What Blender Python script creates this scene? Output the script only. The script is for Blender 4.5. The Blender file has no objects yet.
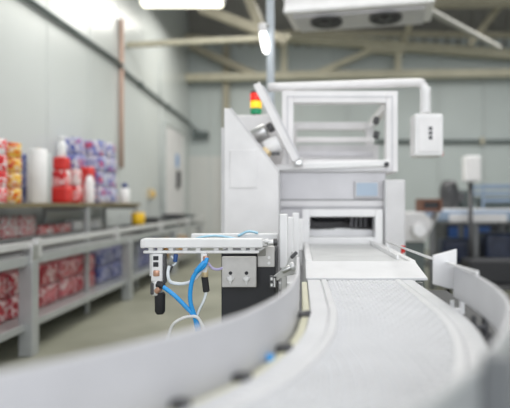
import bpy, bmesh, math, random
from mathutils import Vector, Matrix
S = bpy.context.scene
COL = S.collection
random.seed(7)
EYE = 1.18            # camera height above the floor
FPX = 500.0           # focal length in pixels of a 510 px wide frame

# ------------------------------------------------------------------ camera
cam_d = bpy.data.cameras.new('camera')
cam = bpy.data.objects.new('camera', cam_d); COL.objects.link(cam)
cam.location = (0, 0, EYE); cam.rotation_euler = (math.pi/2, 0, 0)
cam_d.sensor_width = 36.0; cam_d.lens = 36.0*FPX/510.0
cam_d.shift_x = -45/510.0; cam_d.shift_y = -1/510.0
cam_d.clip_start = 0.02; cam_d.clip_end = 100
cam_d.dof.use_dof = True; cam_d.dof.focus_distance = 1.85; cam_d.dof.aperture_fstop = 1.2
S.camera = cam

# ------------------------------------------------------------------ world, lights, exposure
w = bpy.data.worlds.new('world'); S.world = w; w.use_nodes = True
w.node_tree.nodes['Background'].inputs[0].default_value = (0.955, 0.965, 1.0, 1)
w.node_tree.nodes['Background'].inputs[1].default_value = 1.0
def area(name, loc, rot, sx, sy, power, color=(1, 1, 1)):
    l = bpy.data.lights.new(name, 'AREA'); l.shape = 'RECTANGLE'; l.size = sx; l.size_y = sy
    l.energy = power; l.color = color
    o = bpy.data.objects.new(name, l); COL.objects.link(o); o.location = loc; o.rotation_euler = rot
    return o
area('hall_light', (0.6, 1.2, 4.6), (0, 0, 0), 4.0, 3.0, 50, (1, 0.985, 0.95))
area('hall_light', (0.2, 5.4, 4.9), (0, 0, 0), 4.5, 2.5, 150, (1, 0.985, 0.94))
area('hall_light', (4.5, 8.5, 4.9), (0, 0, 0), 3.0, 3.0, 110, (1, 0.985, 0.95))
area('hall_light', (-1.2, 9.6, 4.8), (0, 0, 0), 2.0, 1.6, 65, (1, 0.97, 0.9))
area('front_fill', (1.2, -3.2, 2.8), (math.radians(68), 0, 0), 5.0, 2.4, 60, (0.93, 0.97, 1.0))  # unseen area light added behind the camera to brighten front faces
vs = S.view_settings
S.display_settings.display_device = 'sRGB'
vs.view_transform = 'Standard'; vs.look = 'None'; vs.gamma = 1.0; vs.use_curve_mapping = False
vs.exposure = 0.40

# ------------------------------------------------------------------ materials
def mat(name, col, rough=0.5, metal=0.0, var=0.06, scale=6.0, bump=0.0, bscale=60.0, emit=None, estr=0.0, trans=0.0, alpha=1.0, spec=0.5):
    m = bpy.data.materials.new(name); m.use_nodes = True
    nt = m.node_tree; N = nt.nodes; L = nt.links; b = N['Principled BSDF']
    b.inputs['Roughness'].default_value = rough; b.inputs['Metallic'].default_value = metal
    b.inputs['Specular IOR Level'].default_value = spec
    tc = N.new('ShaderNodeTexCoord')
    nz = N.new('ShaderNodeTexNoise'); nz.inputs['Scale'].default_value = scale; nz.inputs['Detail'].default_value = 4
    L.new(tc.outputs['Object'], nz.inputs['Vector'])
    cr = N.new('ShaderNodeValToRGB')
    cr.color_ramp.elements[0].position = 0.3; cr.color_ramp.elements[1].position = 0.7
    cr.color_ramp.elements[0].color = tuple(max(0, c*(1-var)) for c in col)+(1,)
    cr.color_ramp.elements[1].color = tuple(min(1, c*(1+var)) for c in col)+(1,)
    L.new(nz.outputs['Fac'], cr.inputs['Fac']); L.new(cr.outputs['Color'], b.inputs['Base Color'])
    if bump:
        n2 = N.new('ShaderNodeTexNoise'); n2.inputs['Scale'].default_value = bscale
        L.new(tc.outputs['Object'], n2.inputs['Vector'])
        bp = N.new('ShaderNodeBump'); bp.inputs['Strength'].default_value = bump; bp.inputs['Distance'].default_value = 0.01
        L.new(n2.outputs['Fac'], bp.inputs['Height']); L.new(bp.outputs['Normal'], b.inputs['Normal'])
    if emit:
        b.inputs['Emission Color'].default_value = emit+(1,); b.inputs['Emission Strength'].default_value = estr
    if trans: b.inputs['Transmission Weight'].default_value = trans
    if alpha < 1: b.inputs['Alpha'].default_value = alpha
    return m

def printed(name, cols, scale=9.0, rough=0.3, stretch=(1, 1, 1)):
    """printed film: hard-edged patches of several inks"""
    m = bpy.data.materials.new(name); m.use_nodes = True
    nt = m.node_tree; N = nt.nodes; L = nt.links; b = N['Principled BSDF']
    b.inputs['Roughness'].default_value = rough
    tc = N.new('ShaderNodeTexCoord'); mp = N.new('ShaderNodeMapping'); mp.inputs['Scale'].default_value = stretch
    oi = N.new('ShaderNodeObjectInfo'); L.new(tc.outputs['Object'], mp.inputs['Vector'])
    vm = N.new('ShaderNodeVectorMath'); vm.operation = 'ADD'
    sc = N.new('ShaderNodeVectorMath'); sc.operation = 'SCALE'; sc.inputs['Scale'].default_value = 7.0
    cx = N.new('ShaderNodeCombineXYZ')
    for i in range(3): L.new(oi.outputs['Random'], cx.inputs[i])
    L.new(cx.outputs[0], sc.inputs[0]); L.new(mp.outputs[0], vm.inputs[0]); L.new(sc.outputs[0], vm.inputs[1])
    nz = N.new('ShaderNodeTexNoise'); nz.inputs['Scale'].default_value = scale; nz.inputs['Detail'].default_value = 1.5
    L.new(vm.outputs[0], nz.inputs['Vector'])
    cr = N.new('ShaderNodeValToRGB'); cr.color_ramp.interpolation = 'CONSTANT'
    e = cr.color_ramp.elements
    n = len(cols)
    e[0].position = 0; e[0].color = cols[0]+(1,)
    e[1].position = 0.32+0.36/n; e[1].color = cols[1]+(1,)
    for i in range(2, n):
        x = e.new(0.32+0.36*i/n); x.color = cols[i]+(1,)
    L.new(nz.outputs['Fac'], cr.inputs['Fac']); L.new(cr.outputs['Color'], b.inputs['Base Color'])
    return m

M = {}
M['white'] = mat('white_enamel', (0.81, 0.80, 0.81), 0.35)
M['cream'] = mat('light_grey_enamel', (0.68, 0.675, 0.69), 0.38)
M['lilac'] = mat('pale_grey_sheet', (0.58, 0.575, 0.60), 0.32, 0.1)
M['steel'] = mat('brushed_steel', (0.62, 0.62, 0.62), 0.3, 0.85, 0.08, 30)
M['alu'] = mat('aluminium', (0.78, 0.78, 0.79), 0.33, 0.45)
M['plate'] = mat('plate_alloy', (0.60, 0.59, 0.58), 0.42, 0.35, 0.05, 40)
M['darksteel'] = mat('dark_steel', (0.10, 0.10, 0.105), 0.4, 0.6)
M['black'] = mat('black_paint', (0.022, 0.023, 0.028), 0.45)
M['rubber'] = mat('black_rubber', (0.018, 0.018, 0.02), 0.7)
M['belt'] = mat('belt_plastic', (0.72, 0.725, 0.745), 0.38, 0, 0.03, 14)
M['greybelt'] = mat('grey_belt', (0.66, 0.67, 0.675), 0.4, 0, 0.08, 9)
M['band'] = mat('guide_plastic', (0.61, 0.61, 0.635), 0.42, 0, 0.05, 8)
M['bandshade'] = mat('band_shade_grey', (0.40, 0.42, 0.43), 0.45)
M['shadepost'] = mat('shade_post_grey', (0.20, 0.21, 0.22), 0.45)
M['nylon'] = mat('white_nylon', (0.85, 0.85, 0.86), 0.35)
M['ivory'] = mat('ivory_plastic', (0.74, 0.725, 0.55), 0.4)
M['blue'] = mat('blue_tube', (0.03, 0.36, 0.85), 0.25)
M['paleblue'] = mat('pale_blue_tube', (0.42, 0.72, 0.90), 0.25)
M['clear'] = mat('clear_tube', (0.75, 0.80, 0.84), 0.15)
M['violet'] = mat('violet_tube', (0.50, 0.46, 0.72), 0.25)
M['copper'] = mat('copper_fitting', (0.62, 0.36, 0.26), 0.35, 0.6)
M['brass'] = mat('brass_fitting', (0.72, 0.58, 0.36), 0.35, 0.6)
M['wall'] = mat('wall_sheet', (0.61, 0.645, 0.64), 0.27, 0, 0.035, 0.8)
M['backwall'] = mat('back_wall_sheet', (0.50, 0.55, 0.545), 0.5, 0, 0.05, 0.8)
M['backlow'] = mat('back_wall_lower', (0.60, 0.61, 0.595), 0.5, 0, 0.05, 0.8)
M['seam'] = mat('seam_strip', (0.55, 0.585, 0.58), 0.4)
M['roof'] = mat('roof_sheet', (0.23, 0.225, 0.205), 0.7, 0, 0.12, 1.2)
M['beam'] = mat('beige_beam', (0.56, 0.53, 0.41), 0.55, 0, 0.10, 3)
M['beamdark'] = mat('dull_beige_beam', (0.38, 0.35, 0.265), 0.55, 0, 0.10, 3)
M['terracotta'] = mat('terracotta_pipe', (0.58, 0.40, 0.32), 0.5)
M['darkpipe'] = mat('dark_pipe', (0.10, 0.125, 0.125), 0.5)
M['greypipe'] = mat('grey_pipe', (0.50, 0.55, 0.60), 0.35)
M['darkbeigegrey'] = mat('pipe_lagging', (0.36, 0.355, 0.32), 0.6)
M['floor'] = None
M['table'] = mat('table_steel', (0.46, 0.48, 0.485), 0.35, 0.3, 0.08, 5)
M['darkroll'] = mat('roller_steel', (0.17, 0.175, 0.18), 0.4, 0.4)
M['board'] = mat('shelf_board', (0.20, 0.165, 0.095), 0.6, 0, 0.2, 5)
M['redfilm'] = printed('red_printed_film', [(0.55, 0.02, 0.03), (0.82, 0.04, 0.04), (0.88, 0.84, 0.84), (0.78, 0.05, 0.06), (0.86, 0.45, 0.45)], 10)
M['bundlered'] = printed('shaded_red_printed_film', [(0.30, 0.015, 0.03), (0.45, 0.02, 0.035), (0.66, 0.50, 0.50), (0.38, 0.03, 0.05), (0.60, 0.18, 0.20)], 10)  # red film palette darkened for the weak light under the table
M['pinkfilm'] = printed('pink_printed_film', [(0.72, 0.20, 0.22), (0.85, 0.62, 0.62), (0.84, 0.80, 0.80), (0.70, 0.10, 0.13), (0.85, 0.75, 0.74)], 13)
M['orangefilm'] = printed('orange_printed_film', [(0.60, 0.03, 0.02), (0.80, 0.30, 0.03), (0.86, 0.60, 0.10), (0.85, 0.80, 0.72), (0.75, 0.25, 0.03)], 13, stretch=(1, 1, 2))
M['bluefilm'] = printed('blue_printed_film', [(0.09, 0.12, 0.42), (0.62, 0.64, 0.74), (0.78, 0.70, 0.74), (0.26, 0.30, 0.58), (0.17, 0.20, 0.50), (0.60, 0.10, 0.16)], 10)
M['darkbluefilm'] = printed('dark_blue_printed_film', [(0.06, 0.07, 0.22), (0.16, 0.18, 0.38), (0.42, 0.42, 0.56), (0.12, 0.13, 0.34)], 12)
M['paper'] = mat('white_roll', (0.88, 0.88, 0.89), 0.5)
M['greywrap'] = mat('grey_wrap', (0.55, 0.59, 0.60), 0.25)
M['core'] = mat('card_core', (0.45, 0.34, 0.22), 0.7)
M['redbox'] = mat('red_carton', (0.70, 0.035, 0.03), 0.4, 0, 0.1)
M['navy'] = mat('navy_plastic', (0.04, 0.06, 0.22), 0.4)
M['yellow'] = mat('yellow_plastic', (0.90, 0.55, 0.02), 0.4)
M['nearblack'] = mat('blue_black_wrap', (0.025, 0.035, 0.07), 0.4, 0, 0.3, 8)
M['orange'] = mat('orange_brown_crate', (0.17, 0.07, 0.04), 0.5)
M['steelblue'] = mat('blue_grey_paint', (0.26, 0.34, 0.46), 0.4)
M['deepblue'] = mat('deep_blue_paint', (0.03, 0.09, 0.28), 0.4)
M['glass'] = mat('tinted_window', (0.42, 0.52, 0.64), 0.12, 0, 0.05)
M['redlens'] = mat('red_lens', (0.85, 0.03, 0.02), 0.25, emit=(1, 0.04, 0.02), estr=0.35)
M['amberlens'] = mat('amber_lens', (0.95, 0.60, 0.03), 0.25, emit=(1, 0.6, 0.02), estr=0.5)
M['greenlens'] = mat('green_lens', (0.02, 0.28, 0.13), 0.25, emit=(0.02, 0.5, 0.2), estr=0.05)
M['tube'] = mat('lamp_diffuser', (0.95, 0.94, 0.88), 0.4, emit=(1, 0.95, 0.76), estr=1.8)
M['bulb'] = mat('bulb_glass', (0.95, 0.95, 0.95), 0.3, emit=(1, 0.99, 0.96), estr=3.0)
M['signblue'] = mat('blue_sign', (0.22, 0.40, 0.72), 0.4)

def floor_mat():
    m = bpy.data.materials.new('worn_concrete'); m.use_nodes = True
    nt = m.node_tree; N = nt.nodes; L = nt.links; b = N['Principled BSDF']
    tc = N.new('ShaderNodeTexCoord')
    n1 = N.new('ShaderNodeTexNoise'); n1.inputs['Scale'].default_value = 1.3; n1.inputs['Detail'].default_value = 6
    L.new(tc.outputs['Object'], n1.inputs['Vector'])
    cr = N.new('ShaderNodeValToRGB'); cr.color_ramp.elements[0].position = .3; cr.color_ramp.elements[1].position = .72
    cr.color_ramp.elements[0].color = (0.24, 0.243, 0.19, 1); cr.color_ramp.elements[1].color = (0.36, 0.36, 0.29, 1)
    L.new(n1.outputs['Fac'], cr.inputs['Fac']); L.new(cr.outputs['Color'], b.inputs['Base Color'])
    n2 = N.new('ShaderNodeTexNoise'); n2.inputs['Scale'].default_value = 3
    L.new(tc.outputs['Object'], n2.inputs['Vector'])
    mr = N.new('ShaderNodeMapRange'); mr.inputs['To Min'].default_value = .3; mr.inputs['To Max'].default_value = .55
    L.new(n2.outputs['Fac'], mr.inputs['Value']); L.new(mr.outputs[0], b.inputs['Roughness'])
    return m
M['floor'] = floor_mat()

# ------------------------------------------------------------------ mesh helpers
ORIG = {}
def origin(o): return ORIG.get(o.name, Vector((0, 0, 0)))
def P(px, py, d):
    """world point at depth d whose picture lies at (px, py); used to read sizes off the photo"""
    return Vector(((px-300)*d/FPX, d, EYE+(203-py)*d/FPX))

class MB:
    def __init__(s): s.bm = bmesh.new()
    def _merge(s, b2, smooth=False):
        me = bpy.data.meshes.new('t'); 
        for f in b2.faces: f.smooth = smooth
        b2.to_mesh(me); b2.free(); s.bm.from_mesh(me); bpy.data.meshes.remove(me); return s
    def box(s, a, b, bev=0.004, rot=None):
        """axis box between two corners; rot = (angle, axis) about its centre"""
        a = Vector(a); b = Vector(b); c = (a+b)/2; d = b-a
        t = bmesh.new(); bmesh.ops.create_cube(t, size=1.0)
        bmesh.ops.scale(t, vec=[abs(x) for x in d], verts=t.verts)
        bv = min(bev, 0.45*min(abs(x) for x in d))
        if bv > 0: bmesh.ops.bevel(t, geom=t.edges[:]+t.verts[:], offset=bv, segments=2, affect='EDGES', profile=0.5)
        if rot: bmesh.ops.rotate(t, cent=(0, 0, 0), matrix=Matrix.Rotation(rot[0], 3, rot[1]), verts=t.verts)
        bmesh.ops.translate(t, vec=c, verts=t.verts)
        return s._merge(t)
    def bar(s, p, q, wx, wy, bev=0.003, up=(0, 0, 1)):
        """rectangular bar from p to q"""
        p = Vector(p); q = Vector(q); d = q-p; L = d.length
        z = d.normalized(); u = Vector(up)
        if abs(z.dot(u)) > 0.98: u = Vector((0, 1, 0))
        x = u.cross(z).normalized(); y = z.cross(x)
        t = bmesh.new(); bmesh.ops.create_cube(t, size=1.0)
        bmesh.ops.scale(t, vec=(wx, wy, L), verts=t.verts)
        bv = min(bev, 0.45*min(wx, wy, L))
        if bv > 0: bmesh.ops.bevel(t, geom=t.edges[:]+t.verts[:], offset=bv, segments=2, affect='EDGES', profile=0.5)
        R = Matrix((x, y, z)).transposed()
        bmesh.ops.transform(t, matrix=Matrix.Translation((p+q)/2) @ R.to_4x4(), verts=t.verts)
        return s._merge(t)
    def cyl(s, p, q, r, r2=None, seg=20, bev=0.0, caps=True):
        p = Vector(p); q = Vector(q); d = q-p
        t = bmesh.new()
        bmesh.ops.create_cone(t, cap_ends=caps, segments=seg, radius1=r, radius2=r if r2 is None else r2, depth=d.length)
        if bev:
            es = [e for e in t.edges if any(len(f.verts) > 4 for f in e.link_faces)]
            bmesh.ops.bevel(t, geom=es, offset=bev, segments=2, affect='EDGES', profile=0.5)
        R = d.to_track_quat('Z', 'Y').to_matrix().to_4x4()
        bmesh.ops.transform(t, matrix=Matrix.Translation((p+q)/2) @ R, verts=t.verts)
        for f in t.faces: f.smooth = len(f.verts) <= 4
        me = bpy.data.meshes.new('t'); t.to_mesh(me); t.free(); s.bm.from_mesh(me); bpy.data.meshes.remove(me); return s
    def tube(s, pts, r, seg=10, sub=8):
        """smooth round tube through the points"""
        pts = [Vector(p) for p in pts]
        if sub > 1 and len(pts) > 2:
            out = []
            ext = [2*pts[0]-pts[1]]+pts+[2*pts[-1]-pts[-2]]
            for i in range(1, len(ext)-2):
                a, b, c, d = ext[i-1:i+3]
                for k in range(sub):
                    t = k/sub
                    out.append(0.5*((2*b)+(c-a)*t+(2*a-5*b+4*c-d)*t*t+(3*b-a-3*c+d)*t**3))
            pts = out+[pts[-1]]
        t = bmesh.new(); rings = []
        n = Vector((0, 0, 1))
        for i, p in enumerate(pts):
            tg = (pts[min(i+1, len(pts)-1)]-pts[max(i-1, 0)]).normalized()
            if abs(tg.dot(n)) > 0.95: n = Vector((0, 1, 0)) if abs(tg.y) < 0.9 else Vector((1, 0, 0))
            x = n.cross(tg).normalized(); y = tg.cross(x); n = y
            rings.append([t.verts.new(p+x*r*math.cos(2*math.pi*k/seg)+y*r*math.sin(2*math.pi*k/seg)) for k in range(seg)])
        for a, b in zip(rings, rings[1:]):
            for k in range(seg): t.faces.new((a[k], a[(k+1) % seg], b[(k+1) % seg], b[k]))
        t.faces.new(rings[0][::-1]); t.faces.new(rings[-1])
        bmesh.ops.recalc_face_normals(t, faces=t.faces)
        for f in t.faces: f.smooth = len(f.verts) == 4
        me = bpy.data.meshes.new('t'); t.to_mesh(me); t.free(); s.bm.from_mesh(me); bpy.data.meshes.remove(me); return s
    def lathe(s, base, prof, seg=24, axis=(0, 0, 1)):
        """profile of (radius, height) turned about an axis through base"""
        t = bmesh.new(); rings = []
        for r, h in prof:
            rings.append([t.verts.new((max(r, 1e-5)*math.cos(2*math.pi*k/seg), max(r, 1e-5)*math.sin(2*math.pi*k/seg), h)) for k in range(seg)])
        for a, b in zip(rings, rings[1:]):
            for k in range(seg): t.faces.new((a[k], a[(k+1) % seg], b[(k+1) % seg], b[k]))
        bmesh.ops.remove_doubles(t, verts=t.verts, dist=1e-4)
        bmesh.ops.recalc_face_normals(t, faces=t.faces)
        R = Vector(axis).to_track_quat('Z', 'Y').to_matrix().to_4x4()
        bmesh.ops.transform(t, matrix=Matrix.Translation(base) @ R, verts=t.verts)
        return s._merge(t, True)
    def prism(s, poly, vec, bev=0.0):
        """planar polygon pushed along vec"""
        t = bmesh.new(); v = Vector(vec)
        a = [t.verts.new(p) for p in poly]; b = [t.verts.new(Vector(p)+v) for p in poly]
        t.faces.new(a); t.faces.new(b[::-1]); n = len(a)
        for i in range(n): t.faces.new((a[i], b[i], b[(i+1) % n], a[(i+1) % n]))
        bmesh.ops.recalc_face_normals(t, faces=t.faces)
        if bev: bmesh.ops.bevel(t, geom=t.edges[:], offset=bev, segments=2, affect='EDGES', profile=0.5)
        return s._merge(t)
    def frame(s, x0, x1, z0, z1, y0, y1, wdt, bev=0.004):
        """rectangular picture-frame in the X-Z plane"""
        s.box((x0, y0, z0), (x0+wdt, y1, z1), bev); s.box((x1-wdt, y0, z0), (x1, y1, z1), bev)
        s.box((x0+wdt, y0, z1-wdt), (x1-wdt, y1, z1), bev); s.box((x0+wdt, y0, z0), (x1-wdt, y1, z0+wdt), bev)
        return s
    def build(s, name, m, parent=None):
        me = bpy.data.meshes.new(name)
        bmesh.ops.translate(s.bm, vec=-(origin(parent) if parent else Vector((0, 0, 0))), verts=s.bm.verts)
        s.bm.to_mesh(me); s.bm.free()
        me.materials.append(M[m] if isinstance(m, str) else m)
        o = bpy.data.objects.new(name, me); COL.objects.link(o)
        if parent:
            o.parent = parent; ORIG[o.name] = origin(parent)
        return o

def tag(o, label, cat, group=None):
    o['label'] = label; o['category'] = cat
    if group: o['group'] = group
    return o
def thing(name, label, cat, loc, group=None):
    o = bpy.data.objects.new(name, None); COL.objects.link(o); o.empty_display_size = 0.1
    o.location = loc; ORIG[o.name] = Vector(loc)
    return tag(o, label, cat, group)
def struct(o):
    o['kind'] = 'structure'; return o
def plabel(o, l): o['label'] = l; return o

# ------------------------------------------------------------------ the hall
WX = -2.78; BY = 12.6; RX = 9.0
struct(MB().box((WX-0.3, -4, -0.1), (RX+0.3, BY+0.3, 0), 0).build('floor', 'floor'))
wl = MB().box((WX-0.2, -4, 0), (WX, BY+0.2, 7.6), 0)
struct(wl.build('wall_left', 'wall'))
sm = MB()
for y in [2.2, 3.3, 4.4, 5.5, 6.6, 7.7, 8.8, 9.9, 12.1]: sm.box((WX, y-0.012, 0), (WX+0.004, y+0.012, 6.2 if y < 9 else 4.9), 0.002)
struct(sm.build('trim_1', 'seam'))
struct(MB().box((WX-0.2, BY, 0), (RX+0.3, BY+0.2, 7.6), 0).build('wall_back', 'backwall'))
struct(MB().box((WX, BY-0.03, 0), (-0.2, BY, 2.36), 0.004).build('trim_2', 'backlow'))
struct(MB().box((RX, -4, 0), (RX+0.2, BY+0.2, 7.6), 0).build('wall_right', 'backwall'))
sm = MB()
for k in range(10): sm.box((WX+1.15*k+0.5, BY-0.045, 0), (WX+1.15*k+0.53, BY-0.03, 4.9), 0.002)
struct(sm.build('trim_3', 'seam'))
# roof: slopes down towards the back wall
rf = MB().prism([(WX-0.2, BY+0.2, 5.02), (WX-0.2, 11.5, 7.4), (WX-0.2, -4, 7.4), (WX-0.2, -4, 7.5), (WX-0.2, 11.5, 7.5), (WX-0.2, BY+0.2, 5.12)], (RX-WX+0.5, 0, 0))
n_ = 40
for k in range(n_):
    x = WX+0.1+k*(RX-WX-0.2)/n_
    rf.bar((x, BY, 5.11), (x, 11.5, 7.38), 0.05, 0.04, 0)
struct(rf.build('ceiling', 'roof'))

# big insulated door in the left wall
d1 = struct(MB().frame(0, 1, 0, 1, 0, 1, 0.1).build('door_1', 'seam')) if False else None
dm = MB(); dm.box((WX, 10.15, 0.03), (WX+0.05, 11.75, 2.78), 0.01)
door = struct(dm.build('door_1', 'white'))
fr = MB(); fr.box((WX, 10.07, 0), (WX+0.07, 10.15, 2.86)).box((WX, 11.75, 0), (WX+0.07, 11.83, 2.86)).box((WX, 10.15, 2.78), (WX+0.07, 11.75, 2.86))
fr.build('door_frame', 'seam', door)
MB().box((WX+0.05, 11.05, 1.55), (WX+0.13, 11.14, 1.90), 0.02).box((WX+0.05, 11.03, 1.50), (WX+0.10, 11.18, 1.60), 0.01).build('door_handle', 'black', door)
MB().box((WX+0.05, 11.0, 1.98), (WX+0.056, 11.25, 2.26), 0.001).build('door_sign', 'signblue', door)

# pipes fixed to the walls
t = thing('wall_pipe', 'long dark pipe running level along the left wall into the corner', 'pipe', (WX+0.05, 1, 3.2))
MB().tube([(WX+0.045, 1.5, 3.12), (WX+0.045, 5.0, 3.23), (WX+0.045, 7.5, 3.30), (WX+0.045, 7.8, 3.24), (WX+0.045, 10, 3.19), (WX+0.045, 12.2, 3.16), (WX+0.12, 12.45, 3.05), (WX+0.3, 12.5, 2.93)], 0.029, 12, 4).build('pipe', 'darkpipe', t)
for y, z in ((4.2, 3.205), (8.6, 3.22), (10.4, 3.185)):
    MB().box((WX, y-0.012, z-0.042), (WX+0.085, y+0.012, z+0.042), 0.004).build('clamp', 'darkpipe', t)
MB().box((WX+0.10, 12.36, 2.80), (WX+0.50, 12.595, 2.96), 0.03).build('junction_box', 'darkpipe', t)
tag(MB().tube([(WX+0.04, 7.68, 1.72), (WX+0.04, 7.68, 4.0)], 0.033, 12, 1).build('riser_pipe', 'terracotta'), 'thin terracotta pipe standing upright against the left wall', 'pipe')
tag(MB().tube([(WX+0.03, 9.85, 3.1), (WX+0.03, 9.85, 4.0)], 0.014, 8, 1).tube([(WX+0.03, 9.85, 3.1), (WX+0.03, 9.9, 1.0)], 0.014, 8, 1).build('conduit', 'seam'), 'thin grey conduit climbing the left wall beside the tall door', 'conduit')
t = thing('wall_pipe', 'dark pipe running level across the grey back wall behind control boxes', 'pipe', (2, BY-0.1, 2.72))
MB().tube([(1.9, BY-0.09, 2.72), (8.9, BY-0.09, 2.72)], 0.045, 12, 1).build('pipe', 'darkpipe', t)
for x in (3.0, 4.55, 6.5): MB().box((x-0.04, BY-0.16, 2.64), (x+0.04, BY-0.03, 2.82), 0.01).build('clamp', 'beam', t)

# roof trusses
def truss_part(t, a, b, wd, name, m='beam'):
    MB().bar(a, b, wd, wd*0.9, 0.008).build(name, m, t)
t = thing('roof_truss', 'beige roof truss with level bottom chord in front of the back wall', 'roof truss', (0, 12, 4.2))
D = 12.2
truss_part(t, P(186, 78, D), P(300, 75.5, D), 0.19, 'bottom_chord'); truss_part(t, P(300, 75.5, D), P(620, 72, D), 0.20, 'bottom_chord')
truss_part(t, P(278, 37, D), P(620, 63, D), 0.23, 'top_chord'); truss_part(t, P(185, 36, D-.3), P(284, 45, D), 0.10, 'top_chord', 'beamdark')
truss_part(t, P(190, 46, D), P(256, 75, D), 0.17, 'web_brace', 'beamdark'); truss_part(t, P(318, 73, D), P(372, 50, D), 0.14, 'web_brace')
truss_part(t, P(398, 48, D), P(398, 72, D), 0.15, 'web_post'); truss_part(t, P(365, 48, D), P(404, 50, D), 0.22, 'gusset')
truss_part(t, P(284, 40, D), P(284, 75, D), 0.16, 'web_post'); truss_part(t, P(520, 70, D), P(580, 60, D), 0.14, 'web_brace')
t = thing('roof_column', 'slim beige column rising past the truss on the back wall', 'column', (P(226, 160, 12.45).x, 12.45, 0))
MB().box((P(223, 0, 12.4).x, 12.38, 0), (P(229, 0, 12.4).x, 12.54, 5.1), 0.01).build('shaft', 'beamdark', t)
MB().box((P(220, 0, 12.4).x, 12.33, 0), (P(232, 0, 12.4).x, 12.55, 0.03), 0.004).build('base_plate', 'beamdark', t)
t = thing('roof_truss', 'beige tie beam from the left wall above the pipe, with sloping braces', 'roof truss', (0, 8.1, 3.9))
truss_part(t, P(127, 45, 8.05), P(290, 37, 8.2), 0.09, 'tie_beam'); truss_part(t, P(200, 8, 8.4), P(287, 41, 8.2), 0.16, 'sloping_brace', 'beamdark')
truss_part(t, P(245, -12, 8.4), P(262, 30, 8.3), 0.16, 'sloping_brace', 'beamdark')
t = thing('roof_brace', 'dull beige purlins crossing below the dark roof at upper right', 'purlin', (3, 10, 5.2))
truss_part(t, P(500, 6, 10.2), P(470, 44, 10.8), 0.10, 'brace', 'beamdark'); truss_part(t, P(411, 20, 10.2), P(404, 42, 10.8), 0.10, 'brace', 'beamdark')
truss_part(t, P(395, 3, 9.8), P(600, 0, 9.8), 0.20, 'purlin', 'beamdark'); truss_part(t, P(285, 33, 11.3), P(600, 36, 11.3), 0.12, 'purlin', 'beamdark')

# lamps
t = thing('ceiling_lamp', 'long fluorescent lamp hung near the roof by the left wall', 'lamp', (-1.5, 6.5, 3.8))
MB().box((-2.08, 6.42, 3.79), (-0.99, 6.60, 3.87), 0.015).build('housing', 'white', t)
MB().box((-2.06, 6.43, 3.74), (-1.01, 6.59, 3.795), 0.03).build('diffuser', 'tube', t)
for x in (-1.85, -1.2): MB().cyl((x, 6.51, 3.86), (x, 6.51, 7.4), 0.008, seg=8).build('hanger_rod', 'greypipe', t)
t = thing('work_lamp', 'small bright white lamp clipped to the upright grey conduit', 'lamp', P(265, 40, 4.3))
c0 = P(262, 24, 4.3); c1 = P(263, 33, 4.3); c2 = P(267, 57, 4.24)
MB().cyl(c0, c1, 0.032, 0.036, bev=0.004).build('socket', 'white', t)
ax = (c2-c1)
MB().lathe(c1, [(0, 0), (0.028, 0), (0.032, 0.05), (0.033, 0.12), (0.027, 0.17), (0.016, 0.195), (0, 0.2)], 20, ax).build('bulb', 'bulb', t)
MB().bar(P(262, 26, 4.31), P(268.6, 26, 4.358), 0.03, 0.03).build('clip', 'steel', t)

# evaporator (cooling unit) below the roof
t = thing('cooling_unit', 'white ceiling cooling unit with two dark round fans underneath', 'air cooler', (0.57, 5.1, 3.05))
a0 = Vector((-0.16, 5.02, 0)); a1 = Vector((1.27, 4.74, 0)); dr = (a1-a0).normalized(); nrm = Vector((-dr.y, dr.x, 0))
zb = EYE+1.90
def quad(o, w_, dp): return [o, o+dr*w_, o+dr*w_+nrm*dp, o+nrm*dp]
q = [Vector((p.x, p.y, zb)) for p in quad(a0, 1.46, 0.52)]
hs = MB().prism(q, (0, 0, 0.40), 0.02); hs.build('housing', 'white', t)
lip = MB()
lip.bar(q[0]+Vector((0, -0.01, 0.02)), q[1]+Vector((0, -0.01, 0.02)), 0.05, 0.05, 0.008)
lip.build('front_rim', 'nylon', t)
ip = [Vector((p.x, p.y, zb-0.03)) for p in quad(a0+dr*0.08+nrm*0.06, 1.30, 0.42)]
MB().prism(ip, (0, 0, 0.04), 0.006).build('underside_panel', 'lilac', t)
for f in (0.40, 1.00):
    c = a0+dr*f+nrm*0.20; c.z = zb-0.035
    MB().lathe(c, [(0.150, 0.0), (0.165, 0.0), (0.165, -0.02), (0.14, -0.025), (0.135, 0.0), (0.150, 0)], 28).build('fan_ring', 'darksteel', t)
    MB().cyl(c+Vector((0, 0, -0.012)), c, 0.135, seg=28).build('fan_guard', 'black', t)
    bl = MB(); bl.cyl(c+Vector((0, 0, -0.040)), c, 0.035, seg=16)
    for k in range(5):
        an = k*2*math.pi/5
        bl.bar(c+Vector((0.03*math.cos(an), 0.03*math.sin(an), -0.02)), c+Vector((0.125*math.cos(an), 0.125*math.sin(an), -0.02)), 0.045, 0.008, 0.002)
    bl.build('fan_blades', 'darksteel', t)
for f in (0.2, 1.25):
    c = a0+dr*f+nrm*0.26; MB().cyl((c.x, c.y, zb+0.39), (c.x, c.y, 7.4), 0.012, seg=8).build('hanger_rod', 'greypipe', t)
tag(MB().tube([P(418, 3, 5.6), P(432, 12, 6.6), P(500, 48, 9.6)], 0.045, 12, 6).build('coolant_pipe', 'darkbeigegrey'), 'pale grey pipe sloping from the cooling unit to the back right', 'pipe')

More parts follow.
